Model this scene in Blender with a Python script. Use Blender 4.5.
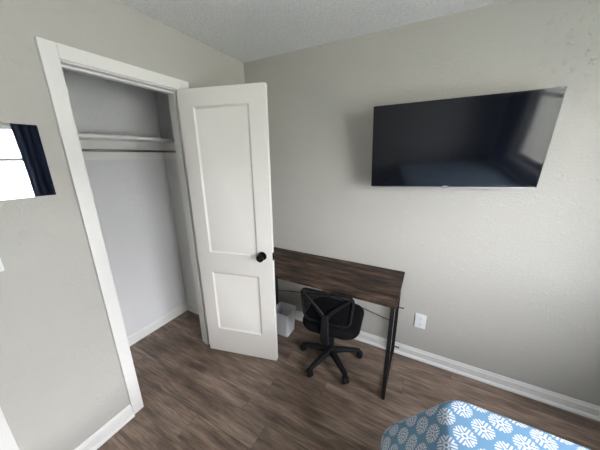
import bpy, bmesh, math, random
from mathutils import Vector, Matrix, noise
PI = math.pi
random.seed(4)
for o in list(bpy.data.objects):
    bpy.data.objects.remove(o)
SC = bpy.context.scene
COL = SC.collection

# ------------------------------------------------------------------ camera
cam = bpy.data.cameras.new('camera')
cam.sensor_fit = 'HORIZONTAL'
cam.sensor_width = 36.0
cam.lens = 36.0 * 242.051 / 600.0
cam.clip_start = 0.02
co = bpy.data.objects.new('camera', cam)
COL.objects.link(co)
fw = Vector((-0.45046877, 0.85057327, -0.27129873)).normalized()
rt = Vector((0.88485863, 0.46577377, -0.00894384)).normalized()
up = rt.cross(fw).normalized()
rt = fw.cross(up).normalized()
co.matrix_world = Matrix(((rt.x, up.x, -fw.x, 1.52966), (rt.y, up.y, -fw.y, -1.87978),
                          (rt.z, up.z, -fw.z, 1.60207), (0, 0, 0, 1)))
SC.camera = co

# ------------------------------------------------------------------ room measures
XR, YB, H = 3.12, -3.05, 2.382           # right wall, wall behind the camera, ceiling
CY0, CY1 = -1.2782, -0.6799            # closet opening between the jambs
CZ = 2.024
WT = 0.115
WINS = [(-2.43, -0.60, 0.82, 2.03)]   # y0, y1, z0, z1 in the right wall
D2 = (-2.615, -1.855)                  # room door in the left wall

# ------------------------------------------------------------------ sky, daylight, exposure
w = bpy.data.worlds.new('overcast_sky'); SC.world = w
w.use_nodes = True
wn = w.node_tree; wn.nodes.clear()
tc = wn.nodes.new('ShaderNodeTexCoord'); sx = wn.nodes.new('ShaderNodeSeparateXYZ')
rp = wn.nodes.new('ShaderNodeValToRGB'); bg = wn.nodes.new('ShaderNodeBackground')
wo = wn.nodes.new('ShaderNodeOutputWorld')
wn.links.new(tc.outputs['Generated'], sx.inputs[0]); wn.links.new(sx.outputs['Z'], rp.inputs[0])
rp.color_ramp.elements[0].position = 0.0; rp.color_ramp.elements[0].color = (0.965, 0.968, 1.0, 1)
rp.color_ramp.elements[1].position = 0.8; rp.color_ramp.elements[1].color = (0.62, 0.66, 0.77, 1)
wn.links.new(rp.outputs[0], bg.inputs['Color']); bg.inputs['Strength'].default_value = 27.0
wn.links.new(bg.outputs[0], wo.inputs['Surface'])
for i, (y0, y1, z0, z1) in enumerate(WINS):
    L = bpy.data.lights.new('window_portal', 'AREA'); L.shape = 'RECTANGLE'
    L.size = z1 - z0; L.size_y = y1 - y0
    L.cycles.is_portal = True
    o = bpy.data.objects.new('window_portal', L); COL.objects.link(o)
    o.location = (XR + 0.16, (y0 + y1) / 2, (z0 + z1) / 2)
    o.rotation_euler = (0, PI / 2, 0)
SC.view_settings.view_transform = 'Standard'
SC.view_settings.look = 'None'
SC.view_settings.gamma = 1.0
SC.view_settings.use_curve_mapping = False
SC.view_settings.exposure = 0.70

# ------------------------------------------------------------------ material helpers
class NT:
    def __init__(s, name):
        s.m = bpy.data.materials.new(name); s.m.use_nodes = True
        s.t = s.m.node_tree; s.b = s.t.nodes['Principled BSDF']
    def n(s, typ, **kw):
        a = s.t.nodes.new(typ)
        for k, v in kw.items(): setattr(a, k, v)
        return a
    def put(s, sock, v):
        if hasattr(v, 'is_output') or isinstance(v, bpy.types.NodeSocket): s.t.links.new(v, sock)
        else: sock.default_value = v
    def math(s, op, a, b=None, c=None):
        q = s.n('ShaderNodeMath', operation=op)
        s.put(q.inputs[0], a)
        if b is not None: s.put(q.inputs[1], b)
        if c is not None: s.put(q.inputs[2], c)
        return q.outputs[0]
    def mix(s, f, a, b, mode='MIX'):
        q = s.n('ShaderNodeMix', data_type='RGBA', blend_type=mode)
        s.put(q.inputs[0], f)
        s.put(q.inputs[6], a if not isinstance(a, tuple) else (*a, 1)[:4])
        s.put(q.inputs[7], b if not isinstance(b, tuple) else (*b, 1)[:4])
        return q.outputs[2]
    def coord(s, kind='Object', scale=(1, 1, 1)):
        a = s.n('ShaderNodeTexCoord'); mp = s.n('ShaderNodeMapping')
        s.t.links.new(a.outputs[kind], mp.inputs[0]); mp.inputs['Scale'].default_value = scale
        return mp.outputs[0]
    def noise(s, vec, scale, detail=3, rough=0.5):
        q = s.n('ShaderNodeTexNoise'); s.put(q.inputs['Vector'], vec)
        q.inputs['Scale'].default_value = scale; q.inputs['Detail'].default_value = detail
        q.inputs['Roughness'].default_value = rough
        return q.outputs[0]
    def ramp(s, f, stops):
        q = s.n('ShaderNodeValToRGB'); s.put(q.inputs[0], f)
        e = q.color_ramp.elements
        while len(e) < len(stops): e.new(0.5)
        for k, (p, c) in enumerate(stops):
            e[k].position = p; e[k].color = (c, c, c, 1) if not isinstance(c, tuple) else (*c, 1)
        return q.outputs[0]
    def bump(s, h, strength, dist=0.01):
        q = s.n('ShaderNodeBump'); s.put(q.inputs['Height'], h)
        q.inputs['Strength'].default_value = strength; q.inputs['Distance'].default_value = dist
        s.t.links.new(q.outputs[0], s.b.inputs['Normal'])
    def setp(s, **kw):
        for k, v in kw.items():
            key = {'col': 'Base Color', 'rough': 'Roughness', 'metal': 'Metallic', 'spec': 'Specular IOR Level',
                   'trans': 'Transmission Weight', 'ior': 'IOR', 'alpha': 'Alpha', 'coat': 'Coat Weight',
                   'sheen': 'Sheen Weight', 'sss': 'Subsurface Weight'}[k]
            if isinstance(v, tuple) and len(v) == 3: v = (*v, 1)
            s.put(s.b.inputs[key], v)
        return s

def plain(name, col, rough=0.5, metal=0.0, var=0.04, scale=30, bump=0.0, **kw):
    t = NT(name); c = t.coord()
    nz = t.noise(c, scale, 3)
    lo = tuple(x * (1 - var) for x in col); hi = tuple(min(1, x * (1 + var)) for x in col)
    t.setp(col=t.mix(nz, lo, hi), rough=rough, metal=metal, **kw)
    if bump: t.bump(t.noise(c, scale * 4, 3), bump, 0.002)
    return t.m

def wall_paint(name, col):
    t = NT(name); c = t.coord()
    big = t.noise(c, 1.3, 2)
    lo = tuple(x * 0.965 for x in col); hi = tuple(x * 1.03 for x in col)
    t.setp(col=t.mix(big, lo, hi), rough=0.62, spec=0.3)
    peel = t.ramp(t.noise(c, 70, 4, 0.55), [(0.40, 0.0), (0.62, 1.0)])
    blot = t.ramp(t.noise(c, 26, 4, 0.65), [(0.57, 0.0), (0.66, 1.0)])
    mask = t.ramp(t.noise(c, 2.6, 2), [(0.42, 0.15), (0.62, 1.0)])
    h = t.math('ADD', t.math('MULTIPLY', peel, 0.30), t.math('MULTIPLY', blot, mask))
    t.bump(h, 0.55, 0.004)
    return t.m

def ceiling_paint():
    t = NT('stomped ceiling texture'); c = t.coord()
    t.setp(col=t.mix(t.noise(c, 2, 2), (0.78, 0.78, 0.775), (0.85, 0.85, 0.845)), rough=0.75, spec=0.2)
    d = t.noise(c, 9, 3); 
    q = t.n('ShaderNodeVectorMath', operation='MULTIPLY_ADD')
    nn = t.n('ShaderNodeTexNoise'); t.put(nn.inputs['Vector'], c); nn.inputs['Scale'].default_value = 14
    t.put(q.inputs[0], nn.outputs['Color']); q.inputs[1].default_value = (0.11,) * 3; t.put(q.inputs[2], c)
    v = t.n('ShaderNodeTexVoronoi', feature='DISTANCE_TO_EDGE'); t.put(v.inputs['Vector'], q.outputs[0]); v.inputs['Scale'].default_value = 27
    rid = t.ramp(v.outputs['Distance'], [(0.0, 1.0), (0.22, 0.0)])
    fine = t.noise(q.outputs[0], 60, 5, 0.6)
    t.bump(t.math('ADD', rid, t.math('MULTIPLY', fine, 1.0)), 0.6, 0.009)
    return t.m

def floor_planks():
    t = NT('grey brown vinyl planks')
    a = t.n('ShaderNodeTexCoord'); s = t.n('ShaderNodeSeparateXYZ'); t.t.links.new(a.outputs['Object'], s.inputs[0])
    x, y = s.outputs[0], s.outputs[1]
    PW, PL = 0.15, 1.22
    ry = t.math('DIVIDE', t.math('ADD', y, 10.45), PW)
    row = t.math('FLOOR', ry); fy = t.math('FRACT', ry)
    w1 = t.n('ShaderNodeTexWhiteNoise', noise_dimensions='1D'); t.put(w1.inputs['W'], row)
    rx = t.math('DIVIDE', t.math('ADD', t.math('ADD', x, 20.0), t.math('MULTIPLY', w1.outputs['Value'], PL)), PL)
    cx = t.math('FLOOR', rx); fx = t.math('FRACT', rx)
    cb = t.n('ShaderNodeCombineXYZ'); t.put(cb.inputs[0], cx); t.put(cb.inputs[1], row)
    w2 = t.n('ShaderNodeTexWhiteNoise', noise_dimensions='2D'); t.put(w2.inputs['Vector'], cb.outputs[0])
    rnd = w2.outputs['Value']
    # grain, stretched along the plank and shifted per plank
    g = t.n('ShaderNodeCombineXYZ')
    t.put(g.inputs[0], t.math('MULTIPLY', x, 1.0)); t.put(g.inputs[1], t.math('MULTIPLY', y, 6.5)); t.put(g.inputs[2], t.math('MULTIPLY', rnd, 37.0))
    n1 = t.noise(g.outputs[0], 2.2, 6, 0.62)
    g2 = t.n('ShaderNodeCombineXYZ')
    t.put(g2.inputs[0], t.math('MULTIPLY', x, 3.0)); t.put(g2.inputs[1], t.math('MULTIPLY', y, 46.0)); t.put(g2.inputs[2], t.math('MULTIPLY', rnd, 11.0))
    n2 = t.noise(g2.outputs[0], 2.4, 4, 0.6)
    g3 = t.n('ShaderNodeCombineXYZ')
    t.put(g3.inputs[0], t.math('MULTIPLY', x, 1.1)); t.put(g3.inputs[1], t.math('MULTIPLY', y, 3.6)); t.put(g3.inputs[2], t.math('MULTIPLY', rnd, 23.0))
    n3 = t.noise(g3.outputs[0], 4.0, 3, 0.5)
    base = t.ramp(n1, [(0.28, (0.115, 0.080, 0.058)), (0.46, (0.220, 0.156, 0.114)), (0.60, (0.31, 0.228, 0.172)), (0.78, (0.36, 0.282, 0.224))])
    fine = t.ramp(n2, [(0.34, 0.62), (0.60, 1.14)])
    c = t.mix(1.0, base, fine, 'MULTIPLY')
    c = t.mix(1.0, c, t.ramp(n3, [(0.34, 0.72), (0.55, 1.05)]), 'MULTIPLY')
    tone = t.ramp(rnd, [(0.0, 0.90), (1.0, 1.08)])
    c = t.mix(1.0, c, tone, 'MULTIPLY')
    dy = t.math('MULTIPLY', t.math('MINIMUM', fy, t.math('SUBTRACT', 1.0, fy)), PW)
    dx = t.math('MULTIPLY', t.math('MINIMUM', fx, t.math('SUBTRACT', 1.0, fx)), PL)
    d = t.math('MINIMUM', dx, dy)
    seam = t.ramp(t.math('MULTIPLY', d, 100.0), [(0.08, 0.0), (0.26, 1.0)])
    c = t.mix(t.math('MULTIPLY_ADD', seam, 0.55, 0.45), (0.05, 0.036, 0.028), c)
    t.setp(col=c, rough=t.ramp(n2, [(0.3, 0.46), (0.7, 0.36)]), spec=0.42)
    t.bump(t.math('ADD', t.math('MULTIPLY', seam, 1.0), t.math('MULTIPLY', n2, 0.25)), 0.35, 0.0015)
    return t.m

def desk_wood():
    t = NT('dark rustic wood laminate')
    a = t.n('ShaderNodeTexCoord'); s = t.n('ShaderNodeSeparateXYZ'); t.t.links.new(a.outputs['Object'], s.inputs[0])
    g = t.n('ShaderNodeCombineXYZ'); t.put(g.inputs[0], s.outputs[0]); t.put(g.inputs[1], t.math('MULTIPLY', s.outputs[1], 5.0)); t.put(g.inputs[2], s.outputs[2])
    n1 = t.noise(g.outputs[0], 4.5, 7, 0.66)
    g2 = t.n('ShaderNodeCombineXYZ'); t.put(g2.inputs[0], t.math('MULTIPLY', s.outputs[0], 2.0)); t.put(g2.inputs[1], t.math('MULTIPLY', s.outputs[1], 38.0)); t.put(g2.inputs[2], s.outputs[2])
    n2 = t.noise(g2.outputs[0], 3.0, 5, 0.6)
    c = t.ramp(n1, [(0.36, (0.012, 0.0075, 0.006)), (0.47, (0.040, 0.023, 0.016)), (0.57, (0.090, 0.056, 0.037)), (0.70, (0.19, 0.122, 0.080))])
    c = t.mix(1.0, c, t.ramp(n2, [(0.35, 0.62), (0.65, 1.15)]), 'MULTIPLY')
    t.setp(col=c, rough=0.5, spec=0.2)
    t.bump(n2, 0.15, 0.001)
    return t.m

def medallions():
    t = NT('blue comforter with white medallions')
    a = t.n('ShaderNodeUVMap'); a.uv_map = 'UVMap'; s = t.n('ShaderNodeSeparateXYZ'); t.t.links.new(a.outputs[0], s.inputs[0])
    PX, PY, R = 0.1225, 0.1115, 0.0365
    U = t.math('DIVIDE', t.math('SUBTRACT', s.outputs[0], 1.877 - 20 * PX), PX)
    V = t.math('DIVIDE', t.math('SUBTRACT', s.outputs[1], -0.929 - 20 * PY), PY)
    def cell(off):
        uu = t.math('SUBTRACT', t.math('FRACT', t.math('ADD', U, 0.5 + off)), 0.5)
        vv = t.math('SUBTRACT', t.math('FRACT', t.math('ADD', V, 0.5 + off)), 0.5)
        px = t.math('MULTIPLY', uu, PX); py = t.math('MULTIPLY', vv, PY)
        r = t.math('SQRT', t.math('ADD', t.math('MULTIPLY', px, px), t.math('MULTIPLY', py, py)))
        return px, py, r
    a1 = cell(0.0); a2 = cell(0.5)
    pick = t.math('LESS_THAN', a1[2], a2[2])
    def sel(i):
        return t.math('ADD', t.math('MULTIPLY', a1[i], pick), t.math('MULTIPLY', a2[i], t.math('SUBTRACT', 1.0, pick)))
    px, py, r = sel(0), sel(1), sel(2)
    th = t.math('ARCTAN2', py, px)
    SEG = 2 * PI / 6
    f = t.math('MULTIPLY', t.math('SUBTRACT', t.math('FRACT', t.math('DIVIDE', t.math('ADD', th, 20 * PI + SEG / 2), SEG)), 0.5), SEG)
    dist = t.math('ABSOLUTE', t.math('MULTIPLY', r, t.math('SINE', f)))
    stripe = t.math('LESS_THAN', t.math('FRACT', t.math('ADD', t.math('DIVIDE', dist, 0.0105), 0.26)), 0.56)
    # solid little rosette in the middle: ring and dot
    ring = t.math('LESS_THAN', t.math('ABSOLUTE', t.math('SUBTRACT', r, 0.0085)), 0.0030)
    core = t.math('LESS_THAN', r, 0.0125)
    ins = t.math('MAXIMUM', t.math('MULTIPLY', stripe, t.math('SUBTRACT', 1.0, core)), ring)
    wob = t.math('MULTIPLY', t.math('COSINE', t.math('MULTIPLY', th, 16.0)), 0.0006)
    inside = t.math('LESS_THAN', t.math('ADD', r, wob), R)
    m = t.math('MULTIPLY', ins, inside)
    oc = t.coord()
    weave = t.noise(oc, 9, 3)
    blue = t.mix(weave, (0.125, 0.27, 0.43), (0.17, 0.33, 0.50))
    c = t.mix(m, blue, (0.70, 0.72, 0.73))
    t.setp(col=c, rough=0.85, spec=0.15, sheen=0.15)
    t.bump(t.noise(oc, 500, 2), 0.12, 0.001)
    return t.m

WALL = wall_paint('warm grey wall paint', (0.498, 0.484, 0.438))
CLOS = wall_paint('white closet wall paint', (0.74, 0.735, 0.72))
CEIL = ceiling_paint()
FLOOR = floor_planks()
TRIM = plain('white trim paint', (0.80, 0.785, 0.745), 0.38, var=0.015, scale=8, bump=0.03)
DOORP = plain('white door paint', (0.81, 0.782, 0.725), 0.36, var=0.015, scale=6, bump=0.06)
WOOD = desk_wood()
BLK = plain('black powder coated steel', (0.012, 0.012, 0.013), 0.42, var=0.1, bump=0.05)
BLKP = plain('black plastic', (0.007, 0.007, 0.008), 0.7, var=0.1, bump=0.04, spec=0.3)
BRONZE = plain('black bronze knob metal', (0.014, 0.012, 0.012), 0.22, metal=0.6, var=0.1)
CHROME = plain('chrome rod', (0.45, 0.45, 0.45), 0.25, metal=1.0, var=0.05)
FABB = plain('black seat fabric', (0.006, 0.006, 0.007), 0.95, var=0.25, scale=240, bump=0.3, spec=0.15)
SCREEN = plain('dark glossy screen', (0.004, 0.005, 0.008), 0.07, var=0.1, spec=0.38)
GLOSS = plain('gloss black bezel', (0.008, 0.008, 0.010), 0.2, var=0.1)
SILV = plain('silver strip', (0.45, 0.46, 0.48), 0.3, metal=0.8, var=0.05)
MIRR = plain('mirror silver', (0.90, 0.91, 0.90), 0.012, metal=1.0, var=0.005)
PLATE = plain('white outlet plastic', (0.84, 0.85, 0.85), 0.3, var=0.01)
SLOT = plain('dark slot', (0.04, 0.04, 0.04), 0.6)
NAVY = plain('navy curtain cloth', (0.010, 0.018, 0.045), 0.85, var=0.2, scale=160, bump=0.15)
WOODM = plain('pine bed base', (0.28, 0.17, 0.09), 0.6, var=0.1)
MATT = plain('white mattress ticking', (0.75, 0.75, 0.73), 0.9, var=0.03)
COMF = medallions()
GRASS = plain('pale concrete yard', (0.50, 0.48, 0.38), 0.95, var=0.1, scale=4)
LEAF = plain('hedge leaves', (0.07, 0.14, 0.05), 0.9, var=0.5, scale=9)
SIDING = plain('white house siding', (0.72, 0.72, 0.70), 0.7, var=0.03)
SHING = plain('grey shingles', (0.20, 0.19, 0.19), 0.9, var=0.2)
EXT = plain('exterior wall', (0.6, 0.6, 0.56), 0.8)

def bin_plastic():
    t = NT('frosted white plastic'); t.setp(col=(0.92, 0.925, 0.94), rough=0.35, trans=0.05, ior=1.25)
    return t.m
BINP = bin_plastic()
def glass_pane():
    m = bpy.data.materials.new('clear window pane'); m.use_nodes = True
    t = m.node_tree; t.nodes.clear()
    tr = t.nodes.new('ShaderNodeBsdfTransparent'); gl = t.nodes.new('ShaderNodeBsdfGlossy'); gl.inputs['Roughness'].default_value = 0.02
    lw = t.nodes.new('ShaderNodeLayerWeight'); lw.inputs['Blend'].default_value = 0.5
    pw = t.nodes.new('ShaderNodeMath'); pw.operation = 'POWER'; pw.inputs[1].default_value = 5.0
    fr = t.nodes.new('ShaderNodeMath'); fr.operation = 'MULTIPLY_ADD'; fr.inputs[1].default_value = 0.9; fr.inputs[2].default_value = 0.03
    t.links.new(lw.outputs['Facing'], pw.inputs[0]); t.links.new(pw.outputs[0], fr.inputs[0])
    mx = t.nodes.new('ShaderNodeMixShader'); ou = t.nodes.new('ShaderNodeOutputMaterial')
    tr.inputs['Color'].default_value = (0.96, 0.96, 0.96, 1)
    t.links.new(fr.outputs[0], mx.inputs[0]); t.links.new(tr.outputs[0], mx.inputs[1]); t.links.new(gl.outputs[0], mx.inputs[2])
    t.links.new(mx.outputs[0], ou.inputs['Surface'])
    return m
GLASS = glass_pane()
def light_blocker():
    # unseen layer added to the window, blocking more light at grazing angles
    m = bpy.data.materials.new('added grey light blocker'); m.use_nodes = True
    t = m.node_tree; t.nodes.clear()
    tr = t.nodes.new('ShaderNodeBsdfTransparent'); df = t.nodes.new('ShaderNodeBsdfDiffuse'); df.inputs['Color'].default_value = (0.06, 0.06, 0.06, 1)
    lw = t.nodes.new('ShaderNodeLayerWeight'); lw.inputs['Blend'].default_value = 0.5
    pw = t.nodes.new('ShaderNodeMath'); pw.operation = 'POWER'; pw.inputs[1].default_value = 1.6
    fr = t.nodes.new('ShaderNodeMath'); fr.operation = 'MULTIPLY_ADD'; fr.inputs[1].default_value = 0.9; fr.inputs[2].default_value = 0.1; fr.use_clamp = True
    mx = t.nodes.new('ShaderNodeMixShader'); ou = t.nodes.new('ShaderNodeOutputMaterial')
    t.links.new(lw.outputs['Facing'], pw.inputs[0]); t.links.new(pw.outputs[0], fr.inputs[0]); t.links.new(fr.outputs[0], mx.inputs[0])
    t.links.new(tr.outputs[0], mx.inputs[1]); t.links.new(df.outputs[0], mx.inputs[2]); t.links.new(mx.outputs[0], ou.inputs['Surface'])
    return m
BLOCKER = light_blocker()
def mesh_fabric():
    t = NT('black mesh netting')
    c = t.coord('Object', (1, 1, 1))
    s = t.n('ShaderNodeSeparateXYZ'); t.t.links.new(c, s.inputs[0])
    P = 0.0035
    fx = t.math('LESS_THAN', t.math('FRACT', t.math('DIVIDE', t.math('ADD', s.outputs[0], 5.0), P)), 0.62)
    fz = t.math('LESS_THAN', t.math('FRACT', t.math('DIVIDE', s.outputs[2], P)), 0.62)
    t.setp(col=(0.004, 0.004, 0.005), rough=0.95, spec=0.1, alpha=t.math('MAXIMUM', fx, fz))
    return t.m
NET = mesh_fabric()

# ------------------------------------------------------------------ mesh helpers
def box(bm, c, s, M=None):
    r = bmesh.ops.create_cube(bm, size=1.0)
    for v in r['verts']:
        v.co = Vector((v.co.x * s[0] + c[0], v.co.y * s[1] + c[1], v.co.z * s[2] + c[2]))
        if M: v.co = M @ v.co
    return r['verts']
def bx(bm, x0, x1, y0, y1, z0, z1, M=None):
    return box(bm, ((x0 + x1) / 2, (y0 + y1) / 2, (z0 + z1) / 2), (abs(x1 - x0), abs(y1 - y0), abs(z1 - z0)), M)
def tube(bm, pts, rad, seg=12, close=True):
    """swept tube through points; rad is a number or a list"""
    pts = [Vector(p) for p in pts]; n = len(pts)
    rr = rad if isinstance(rad, (list, tuple)) else [rad] * n
    rings = []; ref = None
    for i, p in enumerate(pts):
        t = ((pts[min(i + 1, n - 1)] - pts[max(i - 1, 0)])).normalized()
        if ref is None:
            ref = Vector((0, 0, 1)) if abs(t.z) < 0.9 else Vector((1, 0, 0))
        a = t.cross(ref).normalized(); b = a.cross(t).normalized(); ref = b
        rings.append([bm.verts.new(p + (a * math.cos(2 * PI * k / seg) + b * math.sin(2 * PI * k / seg)) * rr[i]) for k in range(seg)])
    for i in range(n - 1):
        for k in range(seg):
            bm.faces.new((rings[i][k], rings[i][(k + 1) % seg], rings[i + 1][(k + 1) % seg], rings[i + 1][k]))
    if close:
        bm.faces.new(rings[0][::-1]); bm.faces.new(rings[-1])
def bar(bm, a, b, wx, wy, ref=(0, 0, 1)):
    """rectangular bar from a to b"""
    a, b = Vector(a), Vector(b); t = (b - a).normalized()
    r = Vector(ref)
    if abs(t.dot(r)) > 0.95: r = Vector((0, 1, 0))
    u = t.cross(r).normalized(); v = u.cross(t).normalized()
    q = [[bm.verts.new(p + u * sx * wx / 2 + v * sy * wy / 2) for sx, sy in ((-1, -1), (1, -1), (1, 1), (-1, 1))] for p in (a, b)]
    for k in range(4): bm.faces.new((q[0][k], q[0][(k + 1) % 4], q[1][(k + 1) % 4], q[1][k]))
    bm.faces.new(q[0][::-1]); bm.faces.new(q[1])
def lathe(bm, prof, M=Matrix(), seg=28):
    rings = []
    for r, z in prof:
        if r < 1e-6: rings.append([bm.verts.new(M @ Vector((0, 0, z)))])
        else: rings.append([bm.verts.new(M @ Vector((r * math.cos(2 * PI * k / seg), r * math.sin(2 * PI * k / seg), z))) for k in range(seg)])
    for A, B in zip(rings, rings[1:]):
        for k in range(seg):
            a = A[k % len(A)], A[(k + 1) % len(A)]; b = B[k % len(B)], B[(k + 1) % len(B)]
            vs = []
            for v in (a[0], a[1], b[1], b[0]):
                if v not in vs: vs.append(v)
            if len(vs) > 2: bm.faces.new(vs)
def extrude_profile(bm, prof, A, B):
    """closed profile of (out, z) swept from A to B on the floor; 'out' is to the left of the A->B direction"""
    A, B = Vector(A), Vector(B); t = (B - A).normalized(); nrm = Vector((-t.y, t.x, 0))
    q = [[bm.verts.new(P + nrm * o + Vector((0, 0, z))) for o, z in prof] for P in (A, B)]
    n = len(prof)
    for k in range(n): bm.faces.new((q[0][k], q[0][(k + 1) % n], q[1][(k + 1) % n], q[1][k]))
    bm.faces.new(q[0][::-1]); bm.faces.new(q[1])
def rrect(w, h, r, n=6):
    pts = []
    for cx, cy, a0 in ((w / 2 - r, h / 2 - r, 0), (-w / 2 + r, h / 2 - r, 90), (-w / 2 + r, -h / 2 + r, 180), (w / 2 - r, -h / 2 + r, 270)):
        for k in range(n + 1):
            a = math.radians(a0 + 90 * k / n); pts.append((cx + r * math.cos(a), cy + r * math.sin(a)))
    return pts
def obj(name, bm, mat, parent=None, bevel=0.0, smooth=True, label=None, seg=2):
    bmesh.ops.recalc_face_normals(bm, faces=bm.faces)
    me = bpy.data.meshes.new(name); bm.to_mesh(me); bm.free()
    o = bpy.data.objects.new(name, me); COL.objects.link(o)
    me.materials.append(mat)
    if smooth:
        for p in me.polygons: p.use_smooth = True
    if bevel:
        md = o.modifiers.new('bevel', 'BEVEL'); md.width = bevel; md.segments = seg; md.limit_method = 'ANGLE'; md.angle_limit = math.radians(35)
        md.harden_normals = True
    if smooth:
        es = o.modifiers.new('split', 'EDGE_SPLIT'); es.split_angle = math.radians(38)
    if parent: o.parent = parent
    if label: o['label'] = label
    return o
def thing(name, label, cat, loc=(0, 0, 0), rz=0.0, group=None):
    o = bpy.data.objects.new(name, None); COL.objects.link(o); o.location = loc; o.rotation_euler = (0, 0, rz)
    o.empty_display_size = 0.1
    o['label'] = label; o['category'] = cat
    if group: o['group'] = group
    return o
def tag(o, label, cat, group=None):
    o['label'] = label; o['category'] = cat
    if group: o['group'] = group
    return o
def struct(name, bm=None, mat=None, bevel=0.0, smooth=False, label=None, cat=None):
    if bm is None:
        o = bpy.data.objects.new(name, None); COL.objects.link(o)
    else:
        o = obj(name, bm, mat, None, bevel, smooth or bool(bevel))
    o['kind'] = 'structure'
    if label: o['label'] = label
    if cat: o['category'] = cat
    return o
NB = bmesh.new

# ------------------------------------------------------------------ the room shell
CLX, CL0, CL1 = -0.67, -1.62, -0.40     # closet back wall, left wall, right wall
bm = NB(); bx(bm, -0.78, XR + 0.14, YB - 0.14, 0.14, -0.12, 0)
struct('floor', bm, FLOOR, label='grey brown wood-look plank floor', cat='floor')
bm = NB(); bx(bm, -0.78, XR + 0.14, YB - 0.14, 0.14, H, H + 0.12)
struct('ceiling', bm, CEIL, label='white ceiling with stomped plaster texture', cat='ceiling')
bm = NB(); bx(bm, -0.78, XR + 0.14, 0, 0.14, 0, H)
struct('wall_back', bm, WALL, label='light grey textured wall carrying the television', cat='wall')
bm = NB(); bx(bm, -WT, XR + 0.14, YB - 0.14, YB, 0, H)
struct('wall_front', bm, WALL, label='light grey wall behind the camera', cat='wall')
bm = NB()
JT = 0.018
bx(bm, -WT, 0, CY1 + JT, 0, 0, H); bx(bm, -WT, 0, CY0 - JT, CY1 + JT, CZ + JT, H)
bx(bm, -WT, 0, D2[1] + JT, CY0 - JT, 0, H)
bx(bm, -WT, 0, D2[0] - JT, D2[1] + JT, CZ + JT, H)
bx(bm, -WT, 0, YB, D2[0] - JT, 0, H)
struct('wall_left', bm, WALL, label='light grey textured wall around the closet opening', cat='wall')
bm = NB()
ys = [YB] + [v for wn_ in sorted(WINS) for v in wn_[:2]] + [0.0]
for a, b in ((YB, WINS[0][0]), (WINS[0][1], 0.0)): bx(bm, XR, XR + 0.14, a, b, 0, H)
for y0, y1, z0, z1 in WINS:
    bx(bm, XR, XR + 0.14, y0, y1, 0, z0); bx(bm, XR, XR + 0.14, y0, y1, z1, H)
struct('wall_right', bm, WALL, label='light grey wall with the wide window', cat='wall')
bm = NB(); bx(bm, CLX - 0.1, CLX, CL0 - 0.1, 0.0, 0, H)
struct('wall_closet_back', bm, CLOS, label='pale grey back wall inside the closet', cat='wall')
bm = NB(); bx(bm, CLX, -WT, CL1, CL1 + 0.1, 0, H)
struct('wall_closet_right', bm, CLOS, label='pale grey right side wall inside the closet', cat='wall')
bm = NB(); bx(bm, CLX, -WT, CL0 - 0.1, CL0, 0, H)
struct('wall_closet_left', bm, CLOS, label='pale grey left side wall inside the closet', cat='wall')

# baseboards with a moulded top and a shoe strip
BBP = [(0, 0), (0.030, 0), (0.0295, 0.008), (0.026, 0.015), (0.020, 0.019), (0.0145, 0.020), (0.0145, 0.066), (0.010, 0.070), (0.009, 0.080), (0.005, 0.0855), (0, 0.0855)]
def baseboard(name, A, B, label):
    bm = NB(); extrude_profile(bm, BBP, (*A, 0), (*B, 0))
    struct(name, bm, TRIM, smooth=True, label=label, cat='baseboard')
CW = 0.0628
baseboard('baseboard_back', (XR, 0), (0, 0), 'white moulded baseboard along the wall under the television')
baseboard('baseboard_left', (0, CY0 - 0.006 - CW - .0005), (0, D2[1] + 0.006 + CW + .0005), 'white moulded baseboard on the wall left of the closet opening')
baseboard('baseboard_left_corner', (0, 0), (0, CY1 + 0.006 + CW), 'white baseboard behind the open closet door')
baseboard('baseboard_right', (XR, YB), (XR, 0), 'white baseboard under the window')
baseboard('baseboard_front', (0, YB), (XR, YB), 'white baseboard behind the camera')
baseboard('baseboard_left_front', (0, D2[0] - 0.006 - CW), (0, YB), 'white baseboard past the room door')
baseboard('baseboard_closet_back', (CLX, CL1), (CLX, CL0), 'white baseboard along the closet back wall')
baseboard('baseboard_closet_right', (-WT, CL1), (CLX, CL1), 'white baseboard on the closet right side wall')
baseboard('baseboard_closet_left', (CLX, CL0), (-WT, CL0), 'white baseboard on the closet left side wall')

def casing(name, y0, y1, z1, label):
    """flat boards round an opening whose jamb faces are y0..y1"""
    a, b, t = y0 - 0.006, y1 + 0.006, 0.018
    zt = z1 + 0.006
    bm = NB()
    bx(bm, 0, t, a - CW, a, 0, zt + CW); bx(bm, 0, t, b, b + CW, 0, zt + CW); bx(bm, 0, t, a, b, zt, zt + CW)
    struct(name, bm, TRIM, bevel=0.002, label=label, cat='door trim')
def jamb(name, y0, y1, z1, stop, label):
    bm = NB()
    bx(bm, -WT - .002, 0.004, y0 - JT, y0, 0, z1 + JT); bx(bm, -WT - .002, 0.004, y1, y1 + JT, 0, z1 + JT)
    bx(bm, -WT - .002, 0.004, y0, y1, z1, z1 + JT)
    s0, s1 = stop
    bx(bm, s0, s1, y0, y0 + 0.011, 0, z1); bx(bm, s0, s1, y1 - 0.011, y1, 0, z1); bx(bm, s0, s1, y0 + 0.011, y1 - 0.011, z1 - 0.011, z1)
    struct(name, bm, TRIM, bevel=0.0015, label=label, cat='door jamb')
casing('trim_1', CY0, CY1, CZ, 'white flat casing boards around the closet opening')
jamb('trim_2', CY0, CY1, CZ, (-0.075, -0.037), 'white closet jamb with its door stop strip')
casing('trim_3', D2[0], D2[1], CZ, 'white casing of the room door at the left edge')
jamb('trim_4', D2[0], D2[1], CZ, (-0.03, 0.0), 'white jamb of the room door')

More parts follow.
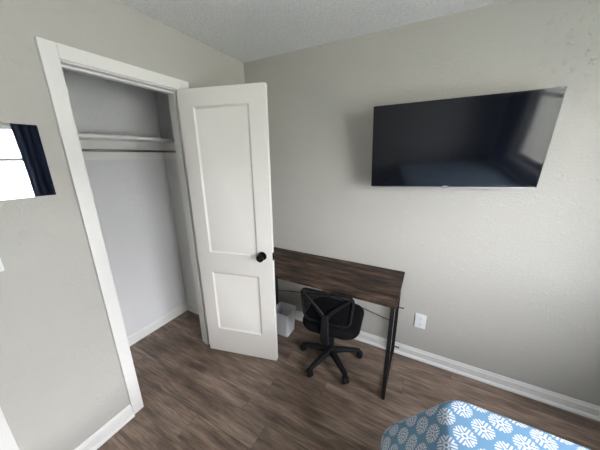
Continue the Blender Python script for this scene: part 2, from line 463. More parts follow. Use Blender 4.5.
# ------------------------------------------------------------------ doors
DWd, DH, DT = 0.604, 2.012, 0.035
def door_leaf_bm(W, Hh, T, xs, zs, holes):
    """slab with moulded recessed panels on both faces; x along width, y through (0 front .. T back), z up"""
    bm = NB()
    rec, slope = 0.010, 0.013
    for side in (0, 1):
        y = 0 if side == 0 else T; dy = rec if side == 0 else -rec
        X = [0] + xs + [W]; Zs = [0] + zs + [Hh]
        for i in range(len(X) - 1):
            for j in range(len(Zs) - 1):
                x0, x1, z0, z1 = X[i], X[i + 1], Zs[j], Zs[j + 1]
                o = [bm.verts.new((x, y, z)) for x, z in ((x0, z0), (x1, z0), (x1, z1), (x0, z1))]
                if (i, j) in holes:
                    m_ = [bm.verts.new((x, y + dy * 0.35, z)) for x, z in ((x0 + .003, z0 + .003), (x1 - .003, z0 + .003), (x1 - .003, z1 - .003), (x0 + .003, z1 - .003))]
                    q = [bm.verts.new((x, y + dy, z)) for x, z in ((x0 + slope, z0 + slope), (x1 - slope, z0 + slope), (x1 - slope, z1 - slope), (x0 + slope, z1 - slope))]
                    for A, B in ((o, m_), (m_, q)):
                        for k in range(4): bm.faces.new((A[k], A[(k + 1) % 4], B[(k + 1) % 4], B[k]))
                    bm.faces.new(q)
                else: bm.faces.new(o)
    c = [[bm.verts.new((x, y, z)) for x, z in ((0, 0), (W, 0), (W, Hh), (0, Hh))] for y in (0, T)]
    for k in range(4): bm.faces.new((c[0][k], c[0][(k + 1) % 4], c[1][(k + 1) % 4], c[1][k]))
    bmesh.ops.remove_doubles(bm, verts=bm.verts, dist=1e-5)
    return bm
def knob_parts(root, x, z, T, both=True):
    for s in ((-1, 1) if both else (-1,)):
        M = Matrix.Translation((x, 0 if s < 0 else T, z)) @ Matrix.Rotation(PI / 2 * (1 if s < 0 else -1), 4, 'X')
        bm = NB(); lathe(bm, [(0, 0), (0.032, 0), (0.033, 0.003), (0.030, 0.007), (0.018, 0.010), (0, 0.010)], M)
        obj('rose', bm, BRONZE, root)
        bm = NB(); lathe(bm, [(0, 0.009), (0.011, 0.009), (0.011, 0.024), (0.016, 0.030), (0.0245, 0.036), (0.0275, 0.045), (0.0265, 0.054), (0.020, 0.061), (0.010, 0.064), (0, 0.0645)], M)
        obj('knob', bm, BRONZE, root)
d1 = struct('door_1', label='open white two-panel closet door with a black round knob', cat='door')
d1.location = (0.0245, -0.7163, 0.012); d1.rotation_euler = (0, 0, math.atan2(0.24597641, 0.96927581))
obj('door_leaf', door_leaf_bm(DWd, DH, DT, [0.106, 0.492], [0.225, 0.738, 0.903, 1.906], {(1, 1), (1, 3)}), DOORP, d1, bevel=0.0022)
knob_parts(d1, 0.530, 0.909, DT)
bm = NB(); bx(bm, DWd - 0.0005, DWd + 0.0015, 0.005, DT - 0.005, 0.876, 0.934); bx(bm, DWd, DWd + 0.010, 0.012, DT - 0.012, 0.895, 0.915)
obj('latch_plate', bm, BRONZE, d1, bevel=0.001)
for z in (0.22, 1.0, 1.80):
    bm = NB(); tube(bm, [(-0.004, DT + 0.004, z - 0.04), (-0.004, DT + 0.004, z + 0.04)], 0.0055, 12)
    bx(bm, -0.0015, 0.0005, 0.004, DT, z - 0.04, z + 0.04)
    obj('hinge', bm, TRIM, d1)
d2 = struct('door_2', label='closed white room door left of the camera', cat='door')
d2.location = (-0.031, D2[0] + 0.003, 0.012); d2.rotation_euler = (0, 0, PI / 2)
obj('door_leaf', door_leaf_bm(D2[1] - D2[0] - 0.006, 2.008, DT, [0.11, 0.644], [0.225, 0.738, 0.903, 1.9], {(1, 1), (1, 3)}), DOORP, d2, bevel=0.0022)
knob_parts(d2, 0.69, 0.905, DT, both=False)

# ------------------------------------------------------------------ windows
for wi, (y0, y1, z0, z1) in enumerate(WINS):
    wd = struct('window_%d' % (wi + 1), label='wide white double-hung window in the right wall', cat='window')
    bm = NB(); f = 0.035
    for a, b, c, d in ((y0, y0 + f, z0, z1), (y1 - f, y1, z0, z1), (y0 + f, y1 - f, z0, z0 + f), (y0 + f, y1 - f, z1 - f, z1)):
        bx(bm, XR + 0.03, XR + 0.13, a, b, c, d)
    obj('window_frame', bm, TRIM, wd, bevel=0.002)
    zm = 1.60 if wi == 0 else 1.48; ym = (y0 + y1) / 2
    if wi == 0:
        bm = NB(); bx(bm, XR + 0.03, XR + 0.13, ym - 0.04, ym + 0.04, z0 + f, z1 - f); obj('mullion', bm, TRIM, wd, bevel=0.002)
    for ya, yb in (((y0 + f, ym - 0.04), (ym + 0.04, y1 - f)) if wi == 0 else ((y0 + f, y1 - f),)):
        for nm, za, zb, xx in (('lower_sash', z0 + f, zm + 0.02, XR + 0.055), ('upper_sash', zm - 0.02, z1 - f, XR + 0.090)):
            bm = NB(); g = 0.036; Y0, Y1 = ya, yb
            for a, b, c, d in ((Y0, Y0 + g, za, zb), (Y1 - g, Y1, za, zb), (Y0 + g, Y1 - g, za, za + g), (Y0 + g, Y1 - g, zb - g, zb)):
                bx(bm, xx - 0.014, xx + 0.014, a, b, c, d)
            s = obj(nm, bm, TRIM, wd, bevel=0.002)
            bm = NB(); bx(bm, xx - 0.002, xx + 0.002, Y0 + g, Y1 - g, za + g, zb - g)
            obj('pane', bm, GLASS, s, smooth=False)
        bm = NB(); q = [bm.verts.new((XR + 0.125, a, b)) for a, b in ((ya, z0 + f), (yb, z0 + f), (yb, z1 - f), (ya, z1 - f))]; bm.faces.new(q)
        obj('light_blocker', bm, BLOCKER, wd, smooth=False)  # added layer outside the sashes, dims slanting daylight on the back wall
    bm = NB()
    c = 0.06
    bx(bm, XR - 0.016, XR, y0 - c, y0, z0 - 0.02, z1 + c); bx(bm, XR - 0.016, XR, y1, y1 + c, z0 - 0.02, z1 + c); bx(bm, XR - 0.016, XR, y0, y1, z1, z1 + c)
    bx(bm, XR - 0.014, XR, y0 - c, y1 + c, z0 - 0.085, z0 - 0.02)
    obj('window_casing', bm, TRIM, wd, bevel=0.002)
    bm = NB(); bx(bm, XR - 0.045, XR + 0.03, y0 - c - 0.01, y1 + c + 0.01, z0 - 0.02, z0)
    obj('window_sill', bm, TRIM, wd, bevel=0.003)

def curtain(y0, y1, ztop, zbot, label, folds=5, spread=None):
    """hanging pleated cloth with thickness, drawn in towards one side as it falls"""
    bm = NB(); nu, nv = folds * 12, 24
    g = []
    for j in range(nv + 1):
        v = j / nv; row = []
        for i in range(nu + 1):
            u = i / nu
            yl = y0 + (spread(v) if spread else 0)
            y = yl + (y1 - yl) * u
            x = XR - 0.085 + 0.024 * math.sin(u * folds * 2 * PI + 0.5 * math.sin(v * 3)) * (0.75 + 0.25 * v)
            row.append(bm.verts.new((x, y, ztop + (zbot - ztop) * v)))
        g.append(row)
    for j in range(nv):
        for i in range(nu): bm.faces.new((g[j][i], g[j][i + 1], g[j + 1][i + 1], g[j + 1][i]))
    o = obj('curtain', bm, NAVY)
    md = o.modifiers.new('thick', 'SOLIDIFY'); md.thickness = 0.003
    tag(o, label, 'curtain', 'navy curtains at the window')
    return o
curtain(-0.718, -0.36, 2.14, 0.35, 'dark navy curtain drawn to the side nearest the television wall', 5, lambda v: 0.03 * math.sin(v * 2.6) - 0.02)
curtain(-2.78, -2.44, 2.14, 0.70, 'dark navy curtain drawn to the side nearest the bed head', 5)
def rod(y0, y1, label):
    r = thing('curtain_rod', label, 'curtain rod', (0, 0, 0))
    bm = NB(); tube(bm, [(XR - 0.085, y0, 2.155), (XR - 0.085, y1, 2.155)], 0.010, 12); obj('rod', bm, BLK, r)
    for y in (y0 + 0.05, y1 - 0.05):
        bm = NB(); bx(bm, XR - 0.095, XR, y - 0.008, y + 0.008, 2.135, 2.147); bx(bm, XR - 0.006, XR, y - 0.018, y + 0.018, 2.11, 2.17); obj('bracket', bm, BLK, r)
    for y in (y0, y1):
        bm = NB(); lathe(bm, [(0, -0.018), (0.012, -0.013), (0.018, 0), (0.012, 0.013), (0, 0.018)], Matrix.Translation((XR - 0.085, y, 2.155)), 16); obj('finial', bm, BLK, r)
rod(-2.86, -0.27, 'black curtain rod over the wide window')

# ------------------------------------------------------------------ closet fittings
sh = thing('closet_shelf', 'white closet shelf on cleats high in the open closet', 'shelf', (0, 0, 0))
bm = NB(); bx(bm, CLX + .001, -0.375, CL0 + .001, CL1 - .001, 1.732, 1.751); obj('shelf_board', bm, TRIM, sh, bevel=0.002)
bm = NB(); bx(bm, CLX + .001, CLX + 0.018, CL0 + .001, CL1 - .001, 1.592, 1.7315); obj('cleat', bm, TRIM, sh, bevel=0.002)
for a, b in ((CL1 - 0.018, CL1 - .001), (CL0 + .001, CL0 + 0.018)):
    bm = NB(); bx(bm, CLX + 0.019, -0.355, a, b, 1.592, 1.7315); obj('cleat', bm, TRIM, sh, bevel=0.002)
cr = thing('closet_rod', 'thin metal hanging rod just under the white closet shelf', 'rod', (-0.39, (CL0 + CL1) / 2, 1.653))
bm = NB(); tube(bm, [(0, CL0 + 0.018 - (CL0 + CL1) / 2, 0), (0, CL1 - 0.018 - (CL0 + CL1) / 2, 0)], 0.0085, 16); obj('rod', bm, CHROME, cr)
for s in (-1, 1):
    yy = s * ((CL1 - CL0) / 2 - 0.018)
    bm = NB(); lathe(bm, [(0, 0), (0.022, 0), (0.022, 0.004), (0.013, 0.006), (0.013, 0.014), (0, 0.014)], Matrix.Translation((0, yy, 0)) @ Matrix.Rotation(PI / 2 * s, 4, 'X'), 20)
    obj('rod_socket', bm, CHROME, cr)

# ------------------------------------------------------------------ left wall: mirror and switch
bm = NB(); bx(bm, 0.0, 0.004, -0.155, 0.155, -0.150, 0.150)
mir = thing('wall_mirror', 'small frameless mirror on the left wall reflecting the bright window', 'mirror', (0.0, -1.417 - 0.155, 1.593))
obj('backing', bm, SLOT, mir)
bm = NB(); bx(bm, 0.0042, 0.0075, -0.155, 0.155, -0.149, 0.149)
obj('mirror_glass', bm, MIRR, mir, smooth=False)
sw = thing('light_switch', 'white light switch plate cut by the left edge below the mirror', 'light switch', (0, -1.640 - 0.0575, 1.155 + 0.058))
def yz_plate(name, w, h, t, r, mat, parent, off=0.0, label=None, sgn=(1, 0)):
    bm = NB(); pts = rrect(w, h, r, 4)
    A = [bm.verts.new((off, y, z)) for y, z in pts]; B = [bm.verts.new((off + t, y, z)) for y, z in pts]
    n = len(pts)
    for k in range(n): bm.faces.new((A[k], A[(k + 1) % n], B[(k + 1) % n], B[k]))
    bm.faces.new(A); bm.faces.new(B)
    return obj(name, bm, mat, parent, bevel=min(t * 0.4, 0.0015), label=label)
yz_plate('switch_plate', 0.115, 0.116, 0.006, 0.006, PLATE, sw)
for yy in (-0.023, 0.023):
    o = yz_plate('rocker', 0.030, 0.064, 0.004, 0.003, PLATE, sw, 0.006); o.location = (0, yy, 0)

# outlet on the back wall
ot = thing('wall_outlet', 'white duplex outlet plate on the back wall right of the desk', 'outlet', (1.5995, 0, 0.349))
ot.rotation_euler = (0, 0, -PI / 2)
yz_plate('cover_plate', 0.078, 0.122, 0.006, 0.006, PLATE, ot)
for z in (-0.0265, 0.0265):
    o = yz_plate('receptacle', 0.033, 0.029, 0.002, 0.009, PLATE, ot, 0.006); o.location = (0, 0, z)
    for yy in (-0.0063, 0.0063):
        bm = NB(); bx(bm, 0.0078, 0.0085, yy - 0.001, yy + 0.001, -0.001, 0.007); obj('slot', bm, SLOT, o, smooth=False)
    bm = NB(); lathe(bm, [(0, 0), (0.0024, 0), (0.0024, 0.0006), (0, 0.0006)], Matrix.Translation((0.0079, 0, -0.007)) @ Matrix.Rotation(PI / 2, 4, 'Y'), 10); obj('slot', bm, SLOT, o)
bm = NB(); lathe(bm, [(0, 0), (0.003, 0), (0.0025, 0.001), (0, 0.0014)], Matrix.Translation((0.006, 0, 0)) @ Matrix.Rotation(PI / 2, 4, 'Y'), 12); obj('screw', bm, SILV, ot)

# ------------------------------------------------------------------ television
k = 0.935
CP = Vector((1.52966, -1.87978, 1.60207))
TVC = CP + (Vector((1.62870, -0.00930, 1.66157)) - CP) * k
yw, ti, ro = 0.12, 0.1500, 0.0255
n_ = Vector((math.sin(yw) * math.cos(ti), -math.cos(yw) * math.cos(ti), -math.sin(ti)))
R_ = Vector((0, 0, 1)).cross(n_).normalized(); U_ = n_.cross(R_)
R2 = R_ * math.cos(ro) + U_ * math.sin(ro); U2 = U_ * math.cos(ro) - R_ * math.sin(ro)
TW, TH = 0.965 * k, 0.541 * k
tv = thing('television', 'black flat television on a tilting mount high on the grey wall', 'television')
tv.matrix_world = Matrix(((R2.x, U2.x, n_.x, TVC.x), (R2.y, U2.y, n_.y, TVC.y), (R2.z, U2.z, n_.z, TVC.z), (0, 0, 0, 1)))
# local: x right, y up, z out of the screen (0 = front)
bm = NB()
b, bb = 0.006, 0.013
for a in ((-TW / 2, TW / 2, TH / 2 - b, TH / 2), (-TW / 2, TW / 2, -TH / 2, -TH / 2 + bb), (-TW / 2, -TW / 2 + b, -TH / 2 + bb, TH / 2 - b), (TW / 2 - b, TW / 2, -TH / 2 + bb, TH / 2 - b)):
    bx(bm, a[0], a[1], a[2], a[3], -0.022, 0.0)
obj('bezel', bm, GLOSS, tv, bevel=0.0015)
bm = NB(); bx(bm, -TW / 2 + b, TW / 2 - b, -TH / 2 + bb, TH / 2 - b, -0.010, -0.0015)
obj('screen', bm, SCREEN, tv, smooth=False)
bm = NB(); bx(bm, -TW / 2 + 0.002, TW / 2 - 0.002, -TH / 2 - 0.0012, -TH / 2 + 0.0035, -0.012, 0.0008)
obj('bottom_strip', bm, SILV, tv, bevel=0.0008)
bm = NB(); bx(bm, -TW / 2 + 0.006, TW / 2 - 0.006, -TH / 2 + 0.006, TH / 2 - 0.006, -0.030, -0.022)
vs = bx(bm, -0.30, 0.30, -0.17, 0.10, -0.048, -0.030)
obj('back_housing', bm, BLKP, tv, bevel=0.004)
bm = NB(); bx(bm, -0.016, 0.012, -TH / 2 + 0.004, -TH / 2 + 0.0095, -0.0005, 0.0008)
obj('badge', bm, SILV, tv, bevel=0.0004, label='small silver badge centred on the lower bezel')
bm = NB(); bx(bm, -0.022, 0.022, -TH / 2 - 0.006, -TH / 2 - 0.0012, -0.018, -0.004)
obj('sensor', bm, GLOSS, tv, bevel=0.001)
# mount: wall plate, arms
bm = NB(); bx(bm, TVC.x - 0.12, TVC.x + 0.12, -0.008, -0.0005, 1.60, 1.72)
plate = obj('wall_plate', bm, BLK, None, bevel=0.001)
arms = []
for s in (-0.09, 0.09):
    P = tv.matrix_world @ Vector((s, 0.0, -0.046)); bm = NB(); bar(bm, (P.x, P.y, P.z), (P.x, -0.004, P.z), 0.012, 0.05)
    arms.append(obj('mount_arm', bm, BLK, None, bevel=0.001))
inv = tv.matrix_world.inverted()
for o in (plate, *arms):
    o.parent = tv; o.matrix_parent_inverse = inv

# ------------------------------------------------------------------ desk
DX0, DX1, DY0, DY1, DZ = 0.245, 1.449, -0.512, -0.006, 0.742
dk = thing('computer_desk', 'narrow desk with dark wood top and thin black metal legs against the wall', 'desk', ((DX0 + DX1) / 2, (DY0 + DY1) / 2, 0))
ox, oy = dk.location.x, dk.location.y
bm = NB(); bx(bm, DX0 - ox, DX1 - ox, DY0 - oy, DY1 - oy, DZ - 0.018, DZ); obj('desk_top', bm, WOOD, dk, bevel=0.0012)
zt = DZ - 0.0185
for sx, xx in ((1, 1.426), (-1, 0.283)):
    for yy in (-0.492, -0.052):
        bm = NB(); q = 0.0125
        bx(bm, xx - ox - q, xx - ox + q, yy - oy - q, yy - oy + q, 0.006, zt); obj('leg', bm, BLK, dk, bevel=0.0015)
        bm = NB(); lathe(bm, [(0, 0), (0.010, 0), (0.011, 0.002), (0.009, 0.006), (0, 0.006)], Matrix.Translation((xx - ox, yy - oy, 0)), 14); obj('foot', bm, BLKP, dk)
    bm = NB(); bx(bm, xx - ox - 0.0085, xx - ox + 0.0085, -0.482 - oy, -0.062 - oy, 0.012, 0.030); obj('side_rail', bm, BLK, dk, bevel=0.001)
    bm = NB(); bx(bm, xx - ox - 0.0085, xx - ox + 0.0085, -0.482 - oy, -0.062 - oy, zt - 0.018, zt); obj('side_rail', bm, BLK, dk, bevel=0.001)
for yy in (-0.400, -0.052):
    bm = NB(); bx(bm, 0.281 - ox, 1.413 - ox, yy - oy - 0.008, yy - oy + 0.008, zt - 0.016, zt); obj('top_rail', bm, BLK, dk, bevel=0.001)
for A, B in (((0.281, 0.293), (1.413, 0.492)), ((0.281, 0.534), (1.413, 0.310))):
    bm = NB(); yo = -0.048 if A[1] < .4 else -0.056
    tube(bm, [(A[0] - ox, yo - oy, A[1]), (B[0] - ox, yo - oy, B[1])], 0.0035, 10); obj('cross_brace', bm, BLK, dk)
for z in (0.455, 0.083):
    bm = NB(); tube(bm, [(1.434 - ox, -0.052 - oy, z), (1.462 - ox, -0.052 - oy, z - 0.002), (1.472 - ox, -0.052 - oy, z + 0.001)], 0.0048, 10)
    lathe(bm, [(0, 0), (0.008, 0), (0.008, 0.005), (0, 0.005)], Matrix.Translation((1.467 - ox, -0.052 - oy, z)) @ Matrix.Rotation(PI / 2, 4, 'Y'), 12)
    obj('peg', bm, BLK, dk)
for z in (0.60, 0.34):
    bm = NB(); lathe(bm, [(0, 0), (0.006, 0), (0.005, 0.004), (0, 0.005)], Matrix.Translation((1.4345 - ox, -0.492 - oy, z)) @ Matrix.Rotation(PI / 2, 4, 'Y'), 12)
    obj('bolt', bm, BLK, dk)

# ------------------------------------------------------------------ task chair
ch = thing('task_chair', 'small black mesh-back task chair tucked under the desk', 'chair', (0.982, -0.332, 0), 0.10)
HX = Vector((0.982, -0.332, 0))
angs = [math.radians(a) for a in (186, 251, 318, 31, 107)]
def loc(p):  # world xy -> chair local
    v = Vector(p) - HX; c, s = math.cos(-0.10), math.sin(-0.10)
    return Vector((v.x * c - v.y * s, v.x * s + v.y * c, v.z))
bm = NB(); lathe(bm, [(0, 0.062), (0.030, 0.062), (0.040, 0.070), (0.042, 0.100), (0.034, 0.118), (0.028, 0.122), (0, 0.122)], seg=24)
obj('base_hub', bm, BLKP, ch)
bm = NB(); lathe(bm, [(0, 0.12), (0.027, 0.12), (0.027, 0.20), (0.022, 0.203), (0.022, 0.28), (0.017, 0.284), (0.017, 0.33), (0, 0.33)], seg=20)
obj('gas_column', bm, BLKP, ch)
RB = 0.232
for a in angs:
    d = Vector((math.cos(a - 0.10), math.sin(a - 0.10), 0)); s_ = Vector((-d.y, d.x, 0))
    bm = NB(); secs = []
    for t, wd_, z, hh in ((0.025, 0.028, 0.093, 0.034), (0.10, 0.025, 0.088, 0.029), (0.18, 0.022, 0.078, 0.023), (RB - 0.005, 0.020, 0.073, 0.018), (RB + 0.014, 0.014, 0.071, 0.014)):
        c = d * t + Vector((0, 0, z))
        secs.append([bm.verts.new(c + s_ * u * wd_ + Vector((0, 0, v * hh / 2))) for u, v in ((-1, -1), (-0.9, 0.3), (-0.55, 1), (0.55, 1), (0.9, 0.3), (1, -1))])
    for A, B in zip(secs, secs[1:]):
        for q in range(6): bm.faces.new((A[q], A[(q + 1) % 6], B[(q + 1) % 6], B[q]))
    bm.faces.new(secs[0]); bm.faces.new(secs[-1])
    obj('base_leg', bm, BLKP, ch, bevel=0.002)
    # twin-wheel caster trailing from the end of the leg
    rr = random.uniform(-0.6, 0.6)
    cd = Matrix.Rotation(rr, 3, 'Z') @ d; cs = Vector((-cd.y, cd.x, 0))
    P = d * RB + cd * 0.008
    ca = bpy.data.objects.new('caster', None)
    bm = NB(); tube(bm, [d * RB + Vector((0, 0, 0.045)), d * RB + Vector((0, 0, 0.068))], 0.007, 10)
    bx(bm, -0.006, 0.006, -0.005, 0.005, 0.024, 0.05, Matrix.Translation(P) @ Matrix.Rotation(math.atan2(cd.y, cd.x), 4, 'Z'))
    # hood over the wheels
    hood = []
    for sgn in (-1, 1):
        hood.append([bm.verts.new(P + cs * sgn * 0.021 + cd * 0.0285 * math.cos(q * PI / 10 + .25) + Vector((0, 0, 0.025 + 0.0285 * math.sin(q * PI / 10 + .25)))) for q in range(8)])
    for q in range(7): bm.faces.new((hood[0][q], hood[0][q + 1], hood[1][q + 1], hood[1][q]))
    cas = obj('caster', bm, BLKP, ch)
    for sgn in (-1, 1):
        bm = NB()
        M = Matrix.Translation(P + cs * sgn * 0.013 + Vector((0, 0, 0.025))) @ cs.to_track_quat('Z', 'Y').to_matrix().to_4x4()
        lathe(bm, [(0, -0.008), (0.021, -0.008), (0.025, -0.005), (0.025, 0.005), (0.021, 0.008), (0.010, 0.0085), (0, 0.0085)], M, 20)
        obj('wheel', bm, BLKP, cas)
# seat: rounded cushion
def cushion(W, D, T, r, z0, crown=0.012, waterfall=0.02):
    bm = NB(); rings = []
    N = 9
    prof = [(0.0, 0.90), (0.12, 0.97), (0.35, 1.0), (0.65, 1.0), (0.88, 0.965), (1.0, 0.90)]
    def ring(s, z, inner=False):
        out = []
        for x, y in rrect(W, D, r, 8):
            yy = y * s; xx = x * s
            dz = -waterfall * max(0, (yy / (D / 2) - 0.45)) ** 2 * 2.2
            out.append(bm.verts.new((xx, yy, z + dz)))
        return out
    for f, s in prof: rings.append(ring(s, z0 + f * T))
    for s, dz in ((0.75, 0.5), (0.5, 0.85), (0.25, 1.0)): rings.append(ring(s, z0 + T + crown * dz))
    for A, B in zip(rings, rings[1:]):
        n = len(A)
        for q in range(n): bm.faces.new((A[q], A[(q + 1) % n], B[(q + 1) % n], B[q]))
    bm.faces.new(rings[0][::-1]); bm.faces.new(rings[-1])
    return bm
st = obj('seat', cushion(0.435, 0.43, 0.066, 0.11, 0.358), FABB, ch); st.location = (0.012, 0.030, 0)
bm = NB()
bx(bm, -0.09, 0.11, -0.10, 0.12, 0.346, 0.3575); bx(bm, -0.045, 0.065, -0.075, 0.075, 0.315, 0.346)
obj('seat_mechanism', bm, BLKP, ch, bevel=0.004)
bm = NB(); tube(bm, [(0.06, 0.03, 0.332), (0.16, 0.05, 0.332), (0.20, 0.055, 0.328)], [0.005, 0.005, 0.008], 10); obj('lever', bm, BLKP, ch)
# backrest frame: rounded outline, bowed, with a Y brace and a spine
def bp(x, z):
    """point of the bowed back surface"""
    return Vector((x, -0.150 - 0.030 * (1 - (x / 0.2) ** 2) + 0.02 * 0 - (z - 0.45) * 0.04, z))
BXC = 0.0
def outline(n=12):
    W0, W1, zb, zt_, r = 0.172, 0.186, 0.462, 0.710, 0.05
    P = []
    for cx, cz, a0 in ((W1 - r, zt_ - r, 0), (-W1 + r, zt_ - r, 90), (-W0 + r, zb + r, 180), (W0 - r, zb + r, 270)):
        for q in range(n + 1):
            a = math.radians(a0 + 90 * q / n); P.append((cx + r * math.cos(a), cz + r * math.sin(a)))
    return P
ol = outline()
def strap(bm, pts, wid, thick):
    """flat band following pts (x,z) on the back surface"""
    n = len(pts); secs = []
    closed = (pts[0] == pts[-1])
    for i, p in enumerate(pts):
        if closed: a, b_ = pts[(i - 1) % (n - 1)], pts[(i + 1) % (n - 1)]
        else: a, b_ = pts[max(i - 1, 0)], pts[min(i + 1, n - 1)]
        t = Vector((b_[0] - a[0], b_[1] - a[1])).normalized(); nn_ = Vector((-t.y, t.x))
        w_ = wid[i] if isinstance(wid, list) else wid
        sec = []
        for u, v in ((-1, 0), (-0.6, -1), (0.6, -1), (1, 0), (0.6, 1), (-0.6, 1)):
            q = bp(p[0] + nn_.x * u * w_ / 2, p[1] + nn_.y * u * w_ / 2) + Vector((0, v * thick / 2, 0))
            sec.append(bm.verts.new(q))
        secs.append(sec)
    rng = range(n - 1)
    for i in rng:
        A, B = secs[i], secs[i + 1]
        for q in range(6): bm.faces.new((A[q], A[(q + 1) % 6], B[(q + 1) % 6], B[q]))
    if not closed: bm.faces.new(secs[0]); bm.faces.new(secs[-1])
bk = bpy.data.objects.new('backrest', None)
bm = NB(); strap(bm, ol + [ol[0]], 0.017, 0.014)
bmesh.ops.remove_doubles(bm, verts=bm.verts, dist=1e-4)
bk = obj('backrest_frame', bm, BLKP, ch)
bm = NB()
# mesh netting: grid filled inside the outline
zs_ = [0.464 + 0.244 * j / 14 for j in range(15)]
g = []
for z in zs_:
    fz = (z - 0.462) / 0.248; W = 0.172 + (0.186 - 0.172) * fz
    r = 0.05
    if z < 0.462 + r: W -= r - math.sqrt(max(0, r * r - (0.462 + r - z) ** 2))
    if z > 0.710 - r: W -= r - math.sqrt(max(0, r * r - (z - 0.710 + r) ** 2))
    g.append([bm.verts.new(bp(-W + 2 * W * i / 16, z) + Vector((0, 0.004, 0))) for i in range(17)])
for j in range(14):
    for i in range(16): bm.faces.new((g[j][i], g[j][i + 1], g[j + 1][i + 1], g[j + 1][i]))
obj('mesh_netting', bm, NET, bk)
for s in (-1, 1):
    bm = NB()
    P = []
    for q in range(9):
        t = q / 8; P.append((s * (0.010 + (0.178 - 0.010) * t), 0.520 + (0.690 - 0.520) * (t ** 0.8)))
    strap(bm, P, [0.034 - 0.018 * (q / 8) for q in range(9)], 0.013)
    o = obj('brace_arm', bm, BLKP, bk); o.location = (0, -0.009, 0)
bm = NB()
secs = []
for x_, y_, z_, wd_, th_ in ((0, 0, 0.545, 0.040, 0.012), (0, 0, 0.49, 0.052, 0.018), (0, -0.004, 0.42, 0.060, 0.024), (0, -0.006, 0.325, 0.060, 0.026), (0, 0.006, 0.30, 0.060, 0.026), (0, 0.03, 0.292, 0.060, 0.026)):
    c = bp(0, z_); c.y += y_ - 0.016
    horiz = z_ < 0.31
    ax = Vector((0, 1, 0)) if not horiz else Vector((0, 0.5, 0.86))
    secs.append([bm.verts.new(c + Vector((u * wd_ / 2, 0, 0)) + ax * v * th_ / 2) for u, v in ((-1, -0.5), (-0.8, -1), (0.8, -1), (1, -0.5), (1, 1), (-1, 1))])
for A, B in zip(secs, secs[1:]):
    for q in range(6): bm.faces.new((A[q], A[(q + 1) % 6], B[(q + 1) % 6], B[q]))
bm.faces.new(secs[0]); bm.faces.new(secs[-1])
obj('spine', bm, BLKP, ch, bevel=0.003)
bm = NB(); bar(bm, (0, -0.165, 0.304), (0, -0.02, 0.334), 0.05, 0.016); obj('spine_bracket', bm, BLKP, ch, bevel=0.002)

# ------------------------------------------------------------------ waste bin
bn = thing('waste_bin', 'small frosted white square waste bin beside the open door', 'bin', (0.474, -0.224, 0), 0.0)
bm = NB()
HB = 0.245
lv = [(0, 0.070), (0.004, 0.075), (HB * 0.5, 0.082), (HB - 0.006, 0.0885), (HB, 0.0915), (HB + 0.001, 0.0895), (HB - 0.006, 0.086), (HB * 0.5, 0.0795), (0.006, 0.073), (0.004, 0.068)]
rings = [[bm.verts.new((x, y * 0.93, z)) for x, y in rrect(2 * w_, 2 * w_, 0.020, 5)] for z, w_ in lv]
n = len(rings[0])
for A, B in zip(rings, rings[1:]):
    for q in range(n): bm.faces.new((A[q], A[(q + 1) % n], B[(q + 1) % n], B[q]))
bm.faces.new(rings[0][::-1]); bm.faces.new(rings[-1])
obj('bin_body', bm, BINP, bn)

# ------------------------------------------------------------------ bed
BX0, BX1, BY0, BY1 = 1.70, 3.075, -2.86, -0.885      # where the comforter's top turns down
bd = thing('bed', 'bed mattress and base under the blue patterned comforter', 'bed', (2.40, (BY0 + BY1) / 2, 0))
ox, oy = bd.location.x, bd.location.y
bm = NB(); bx(bm, 1.74 - ox, 3.07 - ox, BY0 + 0.02 - oy, BY1 - 0.02 - oy, 0.34, 0.585); obj('mattress', bm, MATT, bd, bevel=0.04, seg=4)
bm = NB(); bx(bm, 1.76 - ox, 3.06 - ox, BY0 + 0.04 - oy, BY1 - 0.04 - oy, 0.14, 0.338); obj('box_spring', bm, MATT, bd, bevel=0.015)
for xx in (1.84, 2.98):
    for yy in (BY0 + 0.12, BY1 - 0.12):
        bm = NB(); lathe(bm, [(0, 0), (0.018, 0), (0.026, 0.14), (0, 0.14)], Matrix.Translation((xx - ox, yy - oy, 0)), 16); obj('leg', bm, WOODM, bd)

bm = NB()
uvl = bm.loops.layers.uv.new('UVMap')
def outline_bed():
    """plan outline from the far head end, round the foot, to the near head end: (x, y, nx, ny)"""
    P = []; r = 0.075
    for q in range(46): P.append((BX1 - (BX1 - BX0 - r) * q / 46, BY1, 0, 1))
    for q in range(15):
        a = PI / 2 + (PI / 2) * q / 14; P.append((BX0 + r + r * math.cos(a), BY1 - r + r * math.sin(a), math.cos(a), math.sin(a)))
    for q in range(1, 36): P.append((BX0, BY1 - r - (BY1 - BY0 - 2 * r) * q / 36, -1, 0))
    for q in range(15):
        a = PI + (PI / 2) * q / 14; P.append((BX0 + r + r * math.cos(a), BY0 + r + r * math.sin(a), math.cos(a), math.sin(a)))
    for q in range(1, 47): P.append((BX0 + r + (BX1 - BX0 - r) * q / 46, BY0, 0, -1))
    return P
ob = outline_bed()
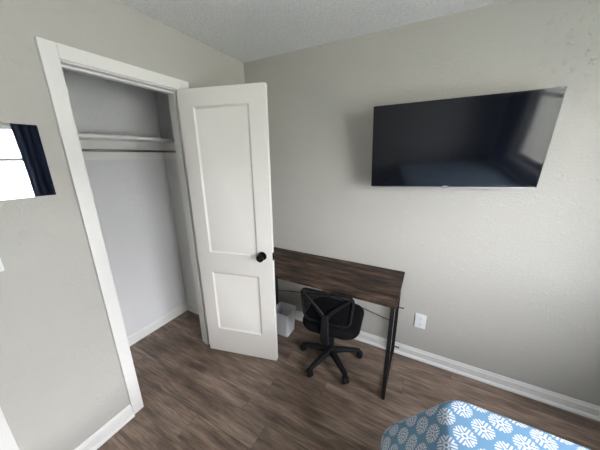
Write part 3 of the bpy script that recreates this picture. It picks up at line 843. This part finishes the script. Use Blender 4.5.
# (foot offset, side offset, z, arc length)
DR = [(0, 0, 0.617), (0.022, 0.008, 0.602), (0.050, 0.012, 0.56), (0.080, 0.015, 0.515), (0.112, 0.018, 0.465), (0.145, 0.020, 0.415), (0.175, 0.020, 0.368), (0.202, 0.020, 0.325), (0.222, 0.020, 0.285), (0.231, 0.018, 0.25), (0.228, 0.014, 0.19), (0.222, 0.012, 0.12), (0.218, 0.010, 0.075)]
arc = [0]
for a, b_ in zip(DR, DR[1:]): arc.append(arc[-1] + math.hypot(b_[0] - a[0], b_[2] - a[2]))
uvs = {}
def pushv(p, uv):
    v = bm.verts.new(p); uvs[v] = uv; return v
rings = []
yc = (BY0 + BY1) / 2
def topz(x, y):
    e = min(x - BX0, BY1 - y, y - BY0)
    puff = 0.018 * (1 - math.exp(-max(e, 0) / 0.10))
    nz = noise.noise(Vector((x * 3.2, y * 3.2, 1.7))) * 0.010 + noise.noise(Vector((x * 8, y * 5, 4.2))) * 0.004
    return 0.617 + puff + nz * min(1, max(e, 0) / 0.06)
for s in [0.02, 0.12, 0.25, 0.38, 0.5, 0.6, 0.7, 0.78, 0.85, 0.9, 0.94, 0.97, 0.985]:
    R0 = []
    for x, y, nx, ny in ob:
        X = BX1 + (x - BX1) * (s if True else 1); Y = yc + (y - yc) * s
        R0.append(pushv((X, Y, topz(X, Y)), (X, Y)))
    rings.append(R0)
for (fo, so, z), al in zip(DR, arc):
    R0 = []
    for i, (x, y, nx, ny) in enumerate(ob):
        f = nx * nx; off = fo * f + so * (1 - f)
        u_ = i * 0.037
        wv = math.sin(i * 0.9 + 0.6 * math.sin(i * .31)) * 0.010 * min(1, al / 0.25) * (0.3 + 0.7 * f)
        zz = z if f > 0.02 else z
        X = x + nx * (off + wv); Y = y + ny * (off + wv * 0.5)
        R0.append(pushv((X, Y, zz + noise.noise(Vector((X * 6, Y * 6, z * 3))) * 0.006), (x + nx * al, y + ny * al)))
    rings.append(R0)
for A, B in zip(rings, rings[1:]):
    for q in range(len(A) - 1):
        f = bm.faces.new((A[q], A[q + 1], B[q + 1], B[q]))
f = bm.faces.new(rings[0])
for f in bm.faces:
    for lp in f.loops: lp[uvl].uv = uvs[lp.vert]
me = bpy.data.meshes.new('comforter')
bmesh.ops.recalc_face_normals(bm, faces=bm.faces); bm.to_mesh(me); bm.free()
cf = bpy.data.objects.new('comforter', me); COL.objects.link(cf); me.materials.append(COMF)
for p in me.polygons: p.use_smooth = True
md = cf.modifiers.new('thick', 'SOLIDIFY'); md.thickness = 0.014; md.offset = -1
md = cf.modifiers.new('sub', 'SUBSURF'); md.levels = 1; md.render_levels = 1
tag(cf, 'blue comforter with white round medallions draped over the bed corner', 'comforter')

# ------------------------------------------------------------------ outside the windows
bm = NB(); bx(bm, -30, 40, -30, 26, -0.75, -0.55)
struct('ground', bm, GRASS, label='pale concrete yard outside the windows', cat='ground')
hs = thing('neighbour_house', 'white neighbouring house seen through the window in the mirror', 'house', (14.0, -0.5, -0.55))
bm = NB(); bx(bm, 0, 7, -6, 6, 0, 2.7)
obj('wall', bm, SIDING, hs, smooth=False)
bm = NB()
P = [(-0.5, -6.4, 2.65), (-0.5, 6.4, 2.65), (3.5, 6.4, 4.2), (3.5, -6.4, 4.2), (7.5, -6.4, 2.65), (7.5, 6.4, 2.65)]
v = [bm.verts.new(p) for p in P]
bm.faces.new((v[0], v[1], v[2], v[3])); bm.faces.new((v[3], v[2], v[5], v[4])); bm.faces.new((v[0], v[3], v[4])); bm.faces.new((v[1], v[5], v[2])); bm.faces.new((v[0], v[4], v[5], v[1]))
obj('roof', bm, SHING, hs, smooth=False)
tr = thing('tree', 'leafy green tree outside beyond the window', 'tree', (20.0, 9.0, -0.55))
bm = NB(); tube(bm, [(0, 0, 0), (0.1, 0, 1.5), (0, 0.1, 3.2)], [0.22, 0.16, 0.1], 10); obj('trunk', bm, WOODM, tr)
bm = NB()
for q in range(9):
    a = q * 2.4; c = Vector((1.3 * math.cos(a) * (q % 3) / 2, 1.3 * math.sin(a) * (q % 3) / 2, 3.4 + 0.35 * q))
    r0 = bmesh.ops.create_icosphere(bm, subdivisions=3, radius=1.3 - 0.05 * q)
    for vv in r0['verts']: vv.co = vv.co * (1 + 0.22 * noise.noise(vv.co * 2.5 + c)) + c
obj('crown', bm, LEAF, tr)
